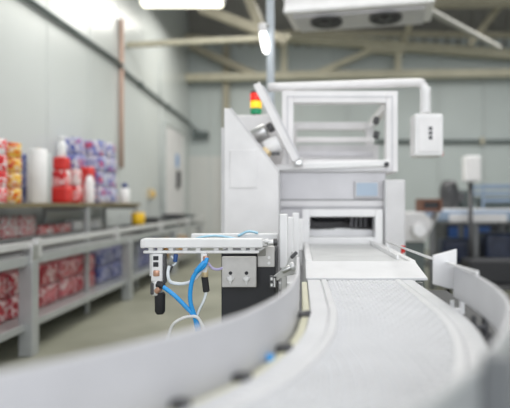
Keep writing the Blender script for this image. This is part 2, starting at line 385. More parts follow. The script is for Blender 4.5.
# ------------------------------------------------------------------ long steel table at the left wall, with shelf rack behind
TF = -2.10
t = thing('roller_table', 'long grey steel roller table with brown upper shelf along the left wall', 'table', (-2.3, 5, 0))
LEGY = (3.88, 6.1, 8.3, 10.5)
for i, y in enumerate(LEGY):
    MB().box((TF-0.06, y-0.05, 0.0), (TF+0.05, y+0.05, 0.73), 0.006).build('leg', 'table', t)
    MB().box((TF-0.57, y-0.03+0.9*(i < 3), 0.0), (TF-0.51, y+0.03+0.9*(i < 3), 0.73), 0.006).build('leg', 'table', t)
MB().box((TF-0.03, 2.2, 0.70), (TF+0.02, 11.0, 0.775), 0.006).build('front_rail', 'table', t)
MB().box((TF-0.52, 2.2, 0.70), (TF-0.47, 11.0, 0.775), 0.006).build('rear_rail', 'table', t)
MB().box((TF-0.02, 2.2, 0.83), (TF+0.02, 11.0, 0.885), 0.006).build('guide_rail', 'alu', t)
for y in (2.75, 3.98, 5.7, 7.5, 9.3): MB().box((TF-0.015, y-0.035, 0.75), (TF+0.03, y+0.035, 0.90), 0.005).build('guide_post', 'alu', t)
for k in range(70):
    y = 2.4+k*0.122
    MB().cyl((TF-0.47, y, 0.748), (TF-0.03, y, 0.748), 0.024, seg=10).build('roller', 'darkroll', t)
MB().box((TF-0.04, 2.2, 0.20), (TF+0.0, 10.5, 0.255), 0.005).box((TF-0.56, 2.2, 0.20), (TF-0.50, 10.5, 0.236), 0.005).build('lower_rail', 'table', t)
MB().box((TF-0.50, 2.2, 0.215), (TF-0.04, 10.5, 0.235), 0.003).build('lower_shelf', 'table', t)
MB().box((TF-0.035, 3.84, 0.70), (TF+0.045, 3.94, 0.86), 0.01).build('joint_bracket', 'steel', t)

MB().box((-2.75, 2.3, 1.140), (-2.26, 7.1, 1.178), 0.004).build('upper_board', 'board', t)
MB().box((-2.75, 2.3, 0.835), (-2.52, 7.2, 0.865), 0.004).build('lower_board', 'table', t)
for y in (2.5, 5.36, 6.98):
    MB().box((-2.305, y-0.025, 0.0), (-2.265, y+0.025, 1.14), 0.004).build('upright', 'table', t)
    MB().box((-2.75, y-0.025, 0.0), (-2.71, y+0.025, 1.14), 0.004).build('upright', 'table', t)
    MB().box((-2.71, y-0.02, 1.10), (-2.305, y+0.02, 1.14), 0.004).build('bracket', 'table', t)

ZT = 1.178
# column stacks of film reels on the top board
def reel(x, y, z, r, h, m, label, group, name='film_reel'):
    t = thing(name, label, 'film reel', (x, y, z), group)
    b = 0.008
    MB().lathe((x, y, z), [(0.3*r, 0), (r-b, 0), (r, b), (r, h-b), (r-b, h), (0.3*r, h), (0.3*r, 0)], 26).build('film', m, t)
    MB().lathe((x, y, z), [(0.22*r, 0.001), (0.299*r, 0.001), (0.299*r, h+0.003), (0.22*r, h+0.003), (0.22*r, 0.001)], 16).build('core', 'core', t)
    return t
ORD = ['lowest', 'second from bottom', 'third from bottom', 'topmost']
for k in range(4): reel(-2.40, 3.94, ZT+k*0.127, 0.080, 0.125, 'redfilm', f'red film reel, {ORD[k]} of the stack left of the orange reels', 'red reels on the top board')
for k in range(4): reel(-2.43, 4.21, ZT+k*0.127, 0.076, 0.125, 'orangefilm', f'orange and white film reel, {ORD[k]} in the stack left of the white roll', 'orange reels on the top board')
t = thing('tall_roll', 'narrow dark blue wrapped roll between orange reels and white roll', 'roll', (-2.61, 4.66, ZT))
MB().lathe((-2.61, 4.66, ZT), [(0.01, 0), (0.05, 0), (0.056, 0.008), (0.056, 0.452), (0.05, 0.46), (0.01, 0.46)], 20).build('film', 'darkbluefilm', t)
MB().lathe((-2.61, 4.66, ZT), [(0.008, 0.455), (0.018, 0.455), (0.018, 0.468), (0.008, 0.468), (0.008, 0.455)], 14).build('core', 'core', t)
t = thing('tall_roll', 'tall plain white roll standing on the brown top board', 'roll', (-2.44, 4.66, ZT))
MB().lathe((-2.44, 4.66, ZT), [(0.02, 0), (0.070, 0), (0.077, 0.01), (0.077, 0.492), (0.070, 0.503), (0.02, 0.503)], 28).build('paper', 'paper', t)
MB().lathe((-2.44, 4.66, ZT), [(0.014, 0.495), (0.028, 0.495), (0.028, 0.512), (0.014, 0.512), (0.014, 0.495)], 16).build('core', 'core', t)
t = thing('tall_roll', 'translucent grey roll just right of the tall white roll', 'roll', (-2.5, 4.9, ZT))
MB().lathe((-2.50, 4.90, ZT), [(0.02, 0), (0.055, 0), (0.06, 0.01), (0.06, 0.47), (0.055, 0.48), (0.02, 0.48)], 24).build('film', 'greywrap', t)
MB().lathe((-2.50, 4.90, ZT), [(0.012, 0.475), (0.022, 0.475), (0.022, 0.486), (0.012, 0.486), (0.012, 0.475)], 14).build('core', 'core', t)

def pack(x, y, z, sx, sy, sz, m, label, group, cat='film pack', name='film_pack', rot=0.0):
    """a shrink-wrapped soft block: rounded box with bulging faces and a strap"""
    t = thing(name, label, cat, (x, y, z), group)
    tm = bmesh.new(); bmesh.ops.create_cube(tm, size=1.0)
    bmesh.ops.subdivide_edges(tm, edges=tm.edges[:], cuts=5, use_grid_fill=True)
    rnd = random.Random(int(x*1000)+int(y*777)+int(z*991))
    ph = rnd.random()*6
    for v in tm.verts:
        c = v.co; 
        bx = 1+0.05*math.cos(c.y*3)*math.cos(c.z*3)-0.05*(abs(c.z) > 0.45)
        wob = 0.012*math.sin(9*c.z+ph)+0.012*math.sin(8*c.y+7*c.x+ph)
        v.co = Vector((c.x*sx*(bx+wob), c.y*sy*(bx-wob), (c.z*(1-0.04*(abs(c.x)+abs(c.y))))*sz))
    zmin = min(v.co.z for v in tm.verts)
    bmesh.ops.translate(tm, vec=(0, 0, -zmin), verts=tm.verts)
    bmesh.ops.rotate(tm, cent=(0, 0, 0), matrix=Matrix.Rotation(rot, 3, 'Z'), verts=tm.verts)
    bmesh.ops.translate(tm, vec=(x, y, z), verts=tm.verts)
    mb = MB(); mb._merge(tm, True); mb.build('wrap', m, t)
    return t
# red packs and bottle
pack(-2.41, 5.07, ZT, 0.16, 0.14, 0.17, 'redbox', 'plain red pack at bottom of the red heap beside the white roll', None)
pack(-2.42, 5.08, ZT+0.172, 0.13, 0.12, 0.16, 'redfilm', 'red and white pack in the heap carrying the white bottle', None)
pack(-2.42, 5.08, ZT+0.334, 0.12, 0.12, 0.13, 'redbox', 'topmost red pack directly beneath the white bottle', None)
bx_, by_, bz = -2.42, 5.08, ZT+0.466
t = thing('bottle', 'white plastic bottle standing on top of the red packs', 'bottle', (bx_, by_, bz))
MB().lathe((bx_, by_, bz), [(0, 0), (0.038, 0), (0.043, 0.01), (0.043, 0.12), (0.036, 0.15), (0.026, 0.16), (0.026, 0.17), (0, 0.17)], 20).build('body', 'paper', t)
MB().lathe((bx_, by_, bz), [(0, 0.171), (0.03, 0.171), (0.03, 0.205), (0.026, 0.21), (0, 0.21)], 20).build('cap', 'nylon', t)
pack(-2.44, 5.36, ZT, 0.15, 0.13, 0.19, 'redfilm', 'red and white pack at bottom of the pile right of the bottle heap', None)
pack(-2.44, 5.36, ZT+0.192, 0.14, 0.13, 0.17, 'pinkfilm', 'pinkish white pack in the middle of the pile right of the bottle heap', None)
pack(-2.44, 5.36, ZT+0.364, 0.13, 0.11, 0.13, 'bluefilm', 'blue and white pack topping the pile right of the bottle heap', None)
pack(-2.43, 5.70, ZT, 0.13, 0.13, 0.21, 'redfilm', 'lowest red pack just left of the blue bales', None)
pack(-2.43, 5.70, ZT+0.212, 0.13, 0.13, 0.20, 'redbox', 'plain red pack stacked against the blue bales', None)
t = thing('bottle', 'tall pale bottle standing before the red packs by the blue bales', 'bottle', (-2.31, 5.48, ZT))
MB().lathe((-2.315, 5.50, ZT), [(0, 0), (0.044, 0), (0.048, 0.01), (0.048, 0.24), (0.03, 0.29), (0.02, 0.30), (0.02, 0.31), (0, 0.31)], 20).build('body', 'paper', t)
MB().lathe((-2.315, 5.50, ZT), [(0, 0.31), (0.026, 0.31), (0.026, 0.35), (0, 0.35)], 16).build('cap', 'redbox', t)
ROW = ['bottom', 'second', 'third', 'top']; CL = ['nearest', 'middle', 'farthest']
for c, (x, y) in enumerate(((-2.61, 5.80), (-2.46, 6.07), (-2.45, 6.33))):
    for k in range(4):
        pack(x-0.01*(k % 2), y, ZT+k*0.188, 0.19, 0.22, 0.186, 'bluefilm', f'blue and white printed bale, {ROW[k]} of the {CL[c]} column on the board', 'blue bales on the top board', 'bale', 'film_bale', 0.05*(k-1))
t = thing('bottle', 'white spray bottle with dark blue cap at the far board end', 'bottle', (-2.36, 6.73, ZT))
MB().lathe((-2.36, 6.73, ZT), [(0, 0), (0.060, 0), (0.066, 0.01), (0.066, 0.17), (0.045, 0.2), (0.03, 0.205), (0, 0.205)], 20).build('body', 'paper', t)
MB().lathe((-2.36, 6.73, ZT), [(0, 0.205), (0.04, 0.205), (0.04, 0.25), (0.022, 0.27), (0, 0.27)], 16).build('cap', 'navy', t)
t = thing('wall_socket', 'small yellowish socket box fixed low on the left wall beyond the shelf', 'socket', (WX, 9.2, 1.35))
MB().box((WX, 9.12, 1.26), (WX+0.08, 9.32, 1.44), 0.012).build('box_shell', 'brass', t)
MB().cyl((WX+0.078, 9.22, 1.34), (WX+0.10, 9.22, 1.34), 0.05, bev=0.006).build('cover', 'yellow', t)

# things on the lower board and table
WH = ['nearest', 'second', 'third', 'fourth', 'fifth']
for k in range(5): pack(-2.60, 3.55+k*0.28, 0.866, 0.13, 0.25, 0.20, 'pinkfilm', f'pink and white bag on the lower board, {WH[k]} from the near end', 'pink bags on the lower board', 'bag', 'film_bag')
for k in range(3): pack(-2.60, 5.00+k*0.22, 0.866, 0.12, 0.20, 0.09, 'redfilm', f'flat red pack on the lower board past the bags, {WH[k]} of three', 'flat red packs on the lower board')
for k in range(3): pack(-2.61, 5.78+k*0.28, 0.866, 0.11, 0.22, 0.12, 'paper', f'small white carton on the lower board, {WH[k]} of three past the red packs', 'white cartons on the lower board', 'carton', 'carton')
t = thing('tape_roll', 'bright yellow tape roll lying at the far end of lower board', 'tape', (-2.2, 6.9, 0.78))
MB().lathe((-2.25, 6.95, 0.885), [(0.05, 0), (0.085, 0), (0.09, 0.005), (0.09, 0.155), (0.085, 0.16), (0.05, 0.16), (0.05, 0)], 24).build('tape', 'yellow', t)
MB().lathe((-2.25, 6.95, 0.885), [(0.043, 0.001), (0.049, 0.001), (0.049, 0.161), (0.043, 0.161), (0.043, 0.001)], 24).build('core', 'core', t)
MB().box((-2.42, 6.75, 0.777), (-2.13, 7.3, 0.884), 0.006).build('crate_dummy', 'darksteel') if False else None
t = thing('carton_tray', 'dark tray on the steel table under the yellow tape roll', 'tray', (-2.28, 7.1, 0.777))
MB().box((-2.44, 6.72, 0.777), (-2.14, 7.5, 0.792), 0.004).box((-2.44, 6.72, 0.79), (-2.43, 7.5, 0.84), 0.003).box((-2.15, 6.72, 0.79), (-2.14, 7.5, 0.84), 0.003).box((-2.43, 6.72, 0.79), (-2.15, 6.73, 0.84), 0.003).box((-2.43, 7.49, 0.79), (-2.15, 7.5, 0.84), 0.003).build('shell', 'darksteel', t)
MB().box((-2.425, 6.74, 0.793), (-2.155, 7.48, 0.884), 0.006).build('lid', 'darksteel', t)
def crate(x, y, z, sx, sy, sz, m, label):
    t = thing('crate', label, 'crate', (x, y, z), None)
    c = MB(); w_ = 0.014
    c.box((x-sx/2, y-sy/2, z), (x+sx/2, y+sy/2, z+w_), 0.003)
    for sg in (-1, 1):
        c.box((x+sg*sx/2-(w_ if sg > 0 else 0), y-sy/2, z+w_), (x+sg*sx/2+(0 if sg > 0 else w_), y+sy/2, z+sz), 0.003)
        c.box((x-sx/2+w_, y+sg*sy/2-(w_ if sg > 0 else 0), z+w_), (x+sx/2-w_, y+sg*sy/2+(0 if sg > 0 else w_), z+sz), 0.003)
    c.build('shell', m, t)
    c = MB()
    for sg in (-1, 1):
        c.box((x+sg*sx/2-0.008, y-sy/2-0.006, z+sz-0.03), (x+sg*sx/2+0.008, y+sy/2+0.006, z+sz), 0.003)
        c.box((x-sx/2+0.008, y+sg*sy/2-0.008, z+sz-0.03), (x+sx/2-0.008, y+sg*sy/2+0.008, z+sz), 0.003)
    c.build('rim', m, t)
for y, sz, m, lb in ((7.85, 0.17, 'darksteel', 'black crate on the steel table just beyond the yellow roll'), (8.5, 0.12, 'darkpipe', 'low dark grey crate on the steel table before the tall door'), (9.3, 0.20, 'darksteel', 'black crate on the steel table level with the wall socket'), (10.1, 0.16, 'darkpipe', 'dark grey crate farthest along the steel table')):
    crate(-2.34, y, 0.777, 0.34, 0.46, sz, m, lb)
# bundles under the table
PL = ['first', 'second', 'third', 'fourth', 'fifth', 'sixth', 'seventh']
for k in range(7):
    for j in range(2):
        pack(-2.44, 2.95+k*0.42, 0.237+j*0.185, 0.23, 0.385, 0.18, 'bundlered', f'{["lower","upper"][j]} red film bundle under the steel table in {PL[k]} pile from near end', 'red bundles under the table', 'bundle', 'film_bundle')
for k in range(6):
    for j in range(2):
        pack(-2.44, 6.0+k*0.42, 0.237+j*0.20, 0.23, 0.385, 0.195, 'darkbluefilm', f'{["lower","upper"][j]} dark blue bundle under the steel table in {PL[k]} pile past the red', 'blue bundles under the table', 'bundle', 'film_bundle')
for k in range(3):
    pack(-2.36, 8.8+k*0.5, 0.237, 0.22, 0.42, 0.30, 'orangefilm', f'orange bundle under the steel table, {PL[k]} of three past the blue', 'orange bundles under the table', 'bundle', 'film_bundle')

# ------------------------------------------------------------------ packaging machine
mc = thing('packing_machine', 'large white packing machine with open top cage at the conveyor end', 'machine', (0.25, 3.4, 0))
D = 3.0
def X(px, d=D): return (px-300)*d/FPX
def Z(py, d=D): return EYE+(203-py)*d/FPX
# lower body around the opening
bx = MB()
bx.box((X(278), D, Z(209)), (X(386), D+1.1, Z(171)), 0.008)
bx.box((X(278), D, 0.12), (X(386), D+1.1, Z(245)), 0.008)
bx.box((X(278), D, Z(245)), (X(303), D+1.1, Z(209)), 0.004); bx.box((X(380), D, Z(245)), (X(386), D+1.1, Z(209)), 0.004)
bx.build('body', 'lilac', mc)
MB().box((X(278), D-0.012, Z(206.5)), (X(386), D, Z(200.5)), 0.004).build('seam_strip', 'cream', mc)
MB().box((X(279), D-0.006, Z(201)), (X(384), D+0.002, Z(199.5)), 0.001).build('shadow_gap', 'darksteel', mc)
MB().bar((X(276), D-0.0, Z(168.2)), (X(389), D-0.0, Z(163.6)), 0.036, 0.10, 0.006, up=(0, 1, 0)).build('cross_bar', 'nylon', mc)
MB().frame(X(302), X(381), Z(244), Z(209), D-0.07, D+0.03, 0.045).build('opening_frame', 'nylon', mc)
# dark tunnel inside the opening
tn = MB(); tn.box((X(304), D+0.45, Z(243)), (X(380), D+0.48, Z(210)), 0.002)
tn.build('tunnel_back', 'lilac', mc)
MB().box((X(304), D+0.04, Z(243)), (X(380), D+0.45, Z(230)), 0.003).build('tunnel_bed', 'nylon', mc)
MB().box((X(313), D+0.15, Z(223)), (X(352), D+0.40, Z(214)), 0.02).build('film_former', 'black', mc)
for k in range(4): MB().box((X(354+5*k), D+0.2, Z(240)), (X(355.5+5*k), D+0.3, Z(212)), 0.002).build('curtain_strip', 'lilac', mc)
MB().cyl((X(308), D+0.10, Z(230)), (X(376), D+0.10, Z(230)), 0.012).build('roller', 'steel', mc)
# little window on the body
MB().box((X(354), D-0.02, Z(198)), (X(379), D+0.0, Z(181)), 0.006).build('window_bezel', 'lilac', mc)
MB().box((X(356), D-0.024, Z(196)), (X(377), D-0.018, Z(183)), 0.002).build('window_pane', 'glass', mc)
# right column
MB().box((X(383), D-0.06, 0.1), (X(403.5), D+1.0, Z(180)), 0.01).build('right_column', 'cream', mc)
# cage
MB().frame(X(282), X(397), Z(172), Z(92), D-0.03, D+0.04, 0.070).build('front_cage_frame', 'white', mc)
MB().frame(X(287), X(392), Z(171), Z(97), D-0.034, D-0.028, 0.008, 0.001).build('frame_seal', 'lilac', mc)
MB().frame(X(282)+0.02, X(398)+0.0, Z(172), Z(92)-0.02, D+1.0, D+1.06, 0.06).build('rear_cage_frame', 'cream', mc)
for (xx) in (X(283), X(392)):
    MB().box((xx, D+0.04, Z(92)-0.06), (xx+0.04, D+1.0, Z(92)), 0.004).build('top_rail', 'white', mc)
    MB().box((xx, D+0.04, Z(172)), (xx+0.04, D+1.0, Z(164)), 0.004).build('bottom_rail', 'white', mc)
MB().box((X(296), D+0.55, Z(131)), (X(388), D+0.60, Z(125)), 0.004).build('cage_cross_bar', 'white', mc)
MB().box((X(297), D+0.62, Z(163)), (X(395), D+0.64, Z(133)), 0.003).build('cage_screen', 'cream', mc)
cb = MB()
cb.box((X(296), D+0.40, Z(150)), (X(384), D+0.43, Z(146)), 0.003)
for k in range(22): cb.box((X(298+k*3.9), D+0.385, Z(150)), (X(299.6+k*3.9), D+0.40, Z(145)), 0.001)
cb.build('comb_bar', 'lilac', mc)
for z_ in (111, 127):
    MB().cyl((X(384), D+0.35, Z(z_+4)), (X(386), D+0.35, Z(z_-4)), 0.020, bev=0.004).build('hinge_motor', 'darksteel', mc)
    MB().bar((X(378), D+0.35, Z(z_+8)), (X(384), D+0.35, Z(z_)), 0.014, 0.014).build('hinge_arm', 'steel', mc)
MB().cyl((X(385), D-0.06, Z(165)), (X(385), D-0.03, Z(165)), 0.014).build('knob', 'black', mc)
# left guard panel with sloping top edge
Dp = 2.72
gp = [P(224, 108, Dp), P(229, 108.5, Dp), P(278.5, 173, Dp), P(278.5, 240, Dp), P(224, 240, Dp)]
g = MB().prism([(p.x, p.y, p.z) for p in gp], (0, 0.025, 0), 0.004).build('guard_panel', 'white', mc)
MB().box((X(230, Dp), Dp-0.006, Z(188, Dp)), (X(257.5, Dp), Dp, Z(150, Dp)), 0.003).build('access_hatch', 'white', mc)
ed = MB().bar(P(230, 107.5, Dp)+Vector((0, 0.03, 0)), P(279, 172, Dp)+Vector((0, 0.03, 0)), 0.012, 0.05, 0.003, up=(0, 1, 0))
ed.build('sloping_flange', 'cream', mc)
MB().box((X(220.5, Dp), Dp+0.02, Z(240, Dp)), (X(225, Dp), Dp+0.5, Z(127, Dp)), 0.004).build('side_sheet', 'cream', mc)
MB().box((X(274, Dp), Dp+0.025, Z(240, Dp)), (X(279, Dp), Dp+0.3, Z(172, Dp)), 0.004).build('panel_edge', 'cream', mc)
MB().box((X(222, Dp), Dp+0.02, 0.1), (X(278, Dp), Dp+0.5, Z(240, Dp)), 0.006).build('plinth_cabinet', 'lilac', mc)
# housing, motor and gearbox behind the sloping panel
hs = MB().prism([P(236, 115, 3.15), P(276, 114, 3.15), P(285, 172, 3.15), P(236, 172, 3.15)], (0, 0.5, 0), 0.01); hs.build('drive_housing', 'white', mc)
MB().cyl(P(251, 139, 2.97), P(267, 130, 2.95), 0.045, bev=0.008).build('motor', 'steel', mc)
MB().cyl(P(268, 129, 2.95), P(273, 126, 2.945), 0.030, bev=0.006).build('motor_cap', 'darksteel', mc)
MB().box(P(250, 148, 2.99), P(258, 138, 3.14), 0.004).build('bracket', 'darksteel', mc)
MB().cyl(P(265, 150, 2.9), P(280, 143, 2.9), 0.050, bev=0.014).build('spool', 'nylon', mc)
MB().cyl(P(269, 155, 2.82), P(263, 150, 2.84), 0.022, bev=0.003).build('gear_shaft', 'brass', mc)
MB().box(P(269, 155, 2.86), P(280, 152.5, 2.89), 0.003).build('lever', 'darksteel', mc)
# tilted lid bar
a = P(256.5, 84, 2.86); b = P(296, 161, 2.86)
MB().bar(a, b, 0.045, 0.038, 0.006, up=(0, 1, 0)).build('tilted_bar', 'white', mc)
e = (b-a).normalized(); sd = Vector((e.z, 0, -e.x)).normalized()
if sd.x < 0: sd = -sd
MB().bar(a+sd*0.026+e*0.03, b+sd*0.026, 0.012, 0.04, 0.002, up=(0, 1, 0)).build('tilted_bar_seal', 'lilac', mc)
MB().box(P(294, 166, 2.86), P(303, 159, 2.92), 0.01).build('pivot', 'steel', mc)
# signal tower
sx = P(256, 100, 3.3)
sl = MB(); sl.cyl((sx.x, 3.3, Z(118, 3.3)), (sx.x, 3.3, Z(114.5, 3.3)), 0.03, bev=0.004); sg = sl.build('signal_tower', 'black', mc)
for (y0, y1, m) in ((114.5, 108.5, 'greenlens'), (108.5, 101.5, 'amberlens'), (101.5, 93.5, 'redlens')):
    MB().cyl((sx.x, 3.3, Z(y0, 3.3)), (sx.x, 3.3, Z(y1, 3.3)), 0.038, bev=0.004).build('lens', m, sg)
MB().cyl((sx.x, 3.3, Z(93.5, 3.3)), (sx.x, 3.3, Z(91.5, 3.3)), 0.036, bev=0.004).build('cap', 'darksteel', sg)
MB().cyl((sx.x, 3.3, Z(135, 3.3)), (sx.x, 3.3, Z(118, 3.3)), 0.012).build('mast', 'steel', sg)
for x_ in (X(282), X(378)):
    for y_ in (D+0.08, D+1.0): MB().cyl((x_, y_, 0), (x_, y_, 0.13), 0.03, 0.022).build('foot', 'darksteel', mc)
MB().cyl((X(226, Dp), Dp+0.1, 0), (X(226, Dp), Dp+0.1, 0.11), 0.028, 0.02).build('foot', 'darksteel', mc)

# control box hanging from the bent pipe
cp = thing('control_pendant', 'white control box hanging from bent white pipe beside the machine cage', 'control box', P(427, 135, 3.1))
dP = 3.1
MB().tube([P(268, 87.5, dP), P(345, 85, dP), P(414, 82.8, dP), P(421.5, 84.5, dP), P(424.5, 91, dP), P(425, 108, dP)], 0.027, 16, 6).build('support_pipe', 'white', cp)
MB().cyl(P(425.5, 113, dP), P(425.5, 87, dP), 0.033, bev=0.004).build('sleeve', 'nylon', cp)
MB().box((X(412.5, dP), dP-0.06, Z(157, dP)), (X(441, dP), dP+0.08, Z(115, dP)), 0.014).build('box_shell', 'nylon', cp)
MB().box((X(416, dP), dP-0.066, Z(153, dP)), (X(437, dP), dP-0.058, Z(119, dP)), 0.004).build('box_door', 'white', cp)
for y_ in (130, 134.5, 139): MB().box((X(426, dP), dP-0.072, Z(y_+1.7, dP)), (X(429.5, dP), dP-0.064, Z(y_-1.7, dP)), 0.003).build('button', 'darksteel', cp)
MB().box((X(441, dP), dP-0.02, Z(156, dP)), (X(442.5, dP), dP+0.02, Z(151, dP)), 0.002).build('hinge', 'redbox', cp)
tag(MB().tube([(X(270.5, 4.4), 4.4, 0.0), (X(270.5, 4.4), 4.4, 2.4), (X(270, 4.4), 4.4, 3.4), (X(269.5, 4.4), 4.4, 5.0), (X(269.5, 4.4), 4.4, 7.3)], 0.036, 14, 4).build('conduit', 'greypipe'), 'pale grey upright conduit passing the work lamp behind the machine', 'conduit')

# ------------------------------------------------------------------ conveyors
CX, CY = -1.0, 1.33      # centre of the bend
BZ = 0.90                # belt surface
def arc(R, s0):
    """point on the conveyor line of radius R; s in metres along centre radius 1.2, negative = straight part"""
    if s0 <= 0: return (CX+R, CY-s0)
    th = s0/1.2
    return (CX+R*math.cos(th), CY-R*math.sin(th))
def kin(s): return 0.036*min(1, max(0, (s-0.15)/0.45))
cv = thing('curved_conveyor', 'white curved belt conveyor bending left in front of the machine', 'conveyor', (0.2, 1.3, 0))
# belt: rows of interlocking links with grooves
R0, R1 = 1.028, 1.410
def belt_mesh():
    bm = bmesh.new(); ds = 0.00425; s0, s1 = -0.49, 1.25; ns = int((s1-s0)/ds); W = R1-R0; nt = 98
    rows = []
    for i in range(ns+1):
        s = s0+i*ds; row = []
        r_i = int(math.floor(s/0.0255)); fs = (s/0.0255) % 1.0
        for j in range(nt+1):
            u = j/nt*W
            h = 0.0
            edge = u < 0.074 or u > W-0.066
            if edge:
                rib = 0.050 < u < 0.070 or W-0.064 < u < W-0.046
                if rib: h = 0.0025
                elif abs(u-0.048) < 0.003 or abs(u-0.073) < 0.003 or abs(u-(W-0.044)) < 0.003 or abs(u-(W-0.066)) < 0.003: h = -0.005
                elif fs < 0.17: h = -0.003
            else:
                fu = ((u-0.074)/0.0235+0.5*(r_i % 2)) % 1.0
                if fs < 0.2 or fu < 0.2: h = -0.007
                elif 0.45 < fs < 0.7 and 0.4 < fu < 0.72: h = -0.006
            x, y = arc(R0+kin(s)+u*(W-kin(s))/W, s)
            row.append(bm.verts.new((x, y, BZ+h)))
        rows.append(row)
    for a, b in zip(rows, rows[1:]):
        for j in range(nt): bm.faces.new((a[j], b[j], b[j+1], a[j+1]))
    # skirt so that the belt has thickness
    bot = [[bm.verts.new((v.co.x, v.co.y, BZ-0.018)) for v in (r[0], r[-1])] for r in rows]
    for k in range(ns):
        bm.faces.new((rows[k][0], bot[k][0], bot[k+1][0], rows[k+1][0])); bm.faces.new((rows[k][-1], rows[k+1][-1], bot[k+1][1], bot[k][1]))
        bm.faces.new((bot[k][0], bot[k][1], bot[k+1][1], bot[k+1][0]))
    bmesh.ops.recalc_face_normals(bm, faces=bm.faces)
    mb = MB(); mb.bm.free(); mb.bm = bm; return mb
belt_mesh().build('belt', 'belt', cv)
def strip(Ra, Rb, z0, z1, s0, s1, n=60, tight=0.0):
    """curved bar following the conveyor between two radii and two heights"""
    mb = MB(); bm = mb.bm; rings = []
    for i in range(n+1):
        s = s0+(s1-s0)*i/n
        k = -kin(s) if tight == 'in' else tight*min(1, max(0, (s-0.35)/0.5))
        p = arc(Ra-k, s); q = arc(Rb-k, s)
        rings.append([bm.verts.new((p[0], p[1], z0)), bm.verts.new((q[0], q[1], z0)), bm.verts.new((q[0], q[1], z1)), bm.verts.new((p[0], p[1], z1))])
    for a, b in zip(rings, rings[1:]):
        for k in range(4): bm.faces.new((a[k], a[(k+1) % 4], b[(k+1) % 4], b[k]))
    bm.faces.new(rings[0]); bm.faces.new(rings[-1][::-1])
    bmesh.ops.recalc_face_normals(bm, faces=bm.faces)
    es = [e for e in bm.edges if len(e.link_faces) == 2 and abs(e.calc_face_angle(0)) > 1.2]
    bmesh.ops.bevel(bm, geom=es, offset=min(0.003, 0.3*abs(Rb-Ra), 0.3*abs(z1-z0)), segments=2, affect='EDGES', profile=0.5)
    return mb
strip(R0-0.022, R0-0.003, BZ-0.09, BZ-0.005, -0.48, 1.25, tight='in').build('inner_side_rail', 'ivory', cv)
strip(R1+0.003, R1+0.012, BZ-0.09, BZ-0.012, -0.48, 1.25).build('outer_side_rail', 'darksteel', cv)
strip(R0+0.034, R1+0.003, BZ-0.10, BZ-0.02, -0.48, 1.24).build('bed', 'alu', cv)
strip(0.988, 0.998, BZ-0.026, BZ+0.095, -0.40, 1.30, tight='in').build('inner_guide_band', 'band', cv)
strip(1.438, 1.447, BZ+0.012, BZ+0.100, -0.10, 1.30, tight=0.030).build('outer_guide_band', 'band', cv)
plabel(strip(1.448, 1.456, BZ-0.03, BZ+0.103, 0.42, 1.30, tight=0.030).build('band_shade_strip', 'bandshade', cv), 'grey strip added as shade on the band')  # darker strip puts the shade of the band's outer face into colour
p = arc(1.452, 0.70); MB().box((p[0]-0.016, p[1]-0.012, BZ-0.06), (p[0]+0.016, p[1]+0.012, BZ+0.120), 0.004, rot=(-0.6, 'Z')).build('band_shade_post', 'shadepost', cv)  # dark post added to deepen the shaded look of the outer band
for s in (0.08, 0.43, 0.63, 0.78, 1.0):
    p = arc(0.998+kin(s), s); q = arc(R0-0.006+kin(s), s)
    k = MB().bar((p[0], p[1], BZ-0.002), (q[0], q[1], BZ-0.002), 0.022, 0.014, 0.003)
    k.cyl((q[0], q[1], BZ-0.01), (q[0], q[1], BZ+0.008), 0.008, seg=12); k.build('guide_clamp', 'darksteel', cv)
p = arc(1.006+kin(0.5), 0.50); MB().cyl((p[0], p[1], BZ-0.012), (p[0], p[1], BZ+0.004), 0.007, seg=12).build('blue_glint', 'blue', cv)  # blue disc stands in for blue reflections near the clamps
for s, m, wd in ((-0.07, 'nylon', 0.014), (0.10, 'darksteel', 0.014), (0.24, 'darksteel', 0.016), (0.38, 'darksteel', 0.018)):
    p = arc(R1+0.012, s); q = arc(1.453, s)
    k = MB().bar((p[0], p[1], BZ-0.02), (q[0], q[1], BZ-0.02), wd, 0.012, 0.003)
    k.bar((q[0], q[1], BZ-0.05), (q[0], q[1], BZ+0.085), wd, 0.012, 0.003)
    h = arc(R1+0.016, s); k.bar((h[0], h[1], BZ-0.026), (h[0], h[1], BZ+0.008), wd*0.8, 0.006, 0.002)
    k.build('guide_bracket', m, cv)
# dark under-frame seen in the gap by the outer guide
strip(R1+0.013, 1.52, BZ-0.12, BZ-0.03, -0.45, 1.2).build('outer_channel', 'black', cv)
for s in (-0.2, 0.5, 1.15):
    for R in (R0, R1):
        p = arc(R, s); MB().cyl((p[0], p[1], 0), (p[0], p[1], BZ-0.09), 0.024, seg=14).build('leg', 'steel', cv)
# standing end plate and slim rail
ep = MB().prism([P(433, 255.5, 1.44), P(457, 249, 1.44), P(456.5, 290, 1.44), P(447, 288, 1.44), P(433, 284, 1.44)], (0, 0.006, 0), 0.0015)
plabel(ep.build('end_plate', 'alu', cv), 'upright metal plate at the band end')

# straight infeed conveyor
iv = thing('infeed_conveyor', 'straight grey-belted conveyor feeding into the machine opening', 'conveyor', (0.21, 2.3, 0))
IZ = 0.942
MB().box((0.05, 2.02, IZ-0.025), (0.445, 2.915, IZ), 0.010).build('belt', 'greybelt', iv)
MB().prism([(0.022, 1.828, BZ+0.006), (0.022, 1.98, IZ-0.008), (0.022, 2.03, IZ+0.003), (0.022, 2.03, IZ-0.012), (0.022, 1.828, BZ-0.004)], (0.445, 0, 0), 0.002).build('transfer_plate', 'belt', iv)
MB().cyl((0.04, 1.86, BZ-0.03), (0.455, 1.86, BZ-0.03), 0.0165, seg=20).build('nose_roller', 'steel', iv)
MB().box((0.022, 2.03, IZ-0.11), (0.05, 2.915, IZ+0.008), 0.004).build('left_side_rail', 'nylon', iv)
MB().box((0.445, 2.03, IZ-0.11), (0.47, 2.915, IZ+0.006), 0.004).build('right_side_rail', 'nylon', iv)
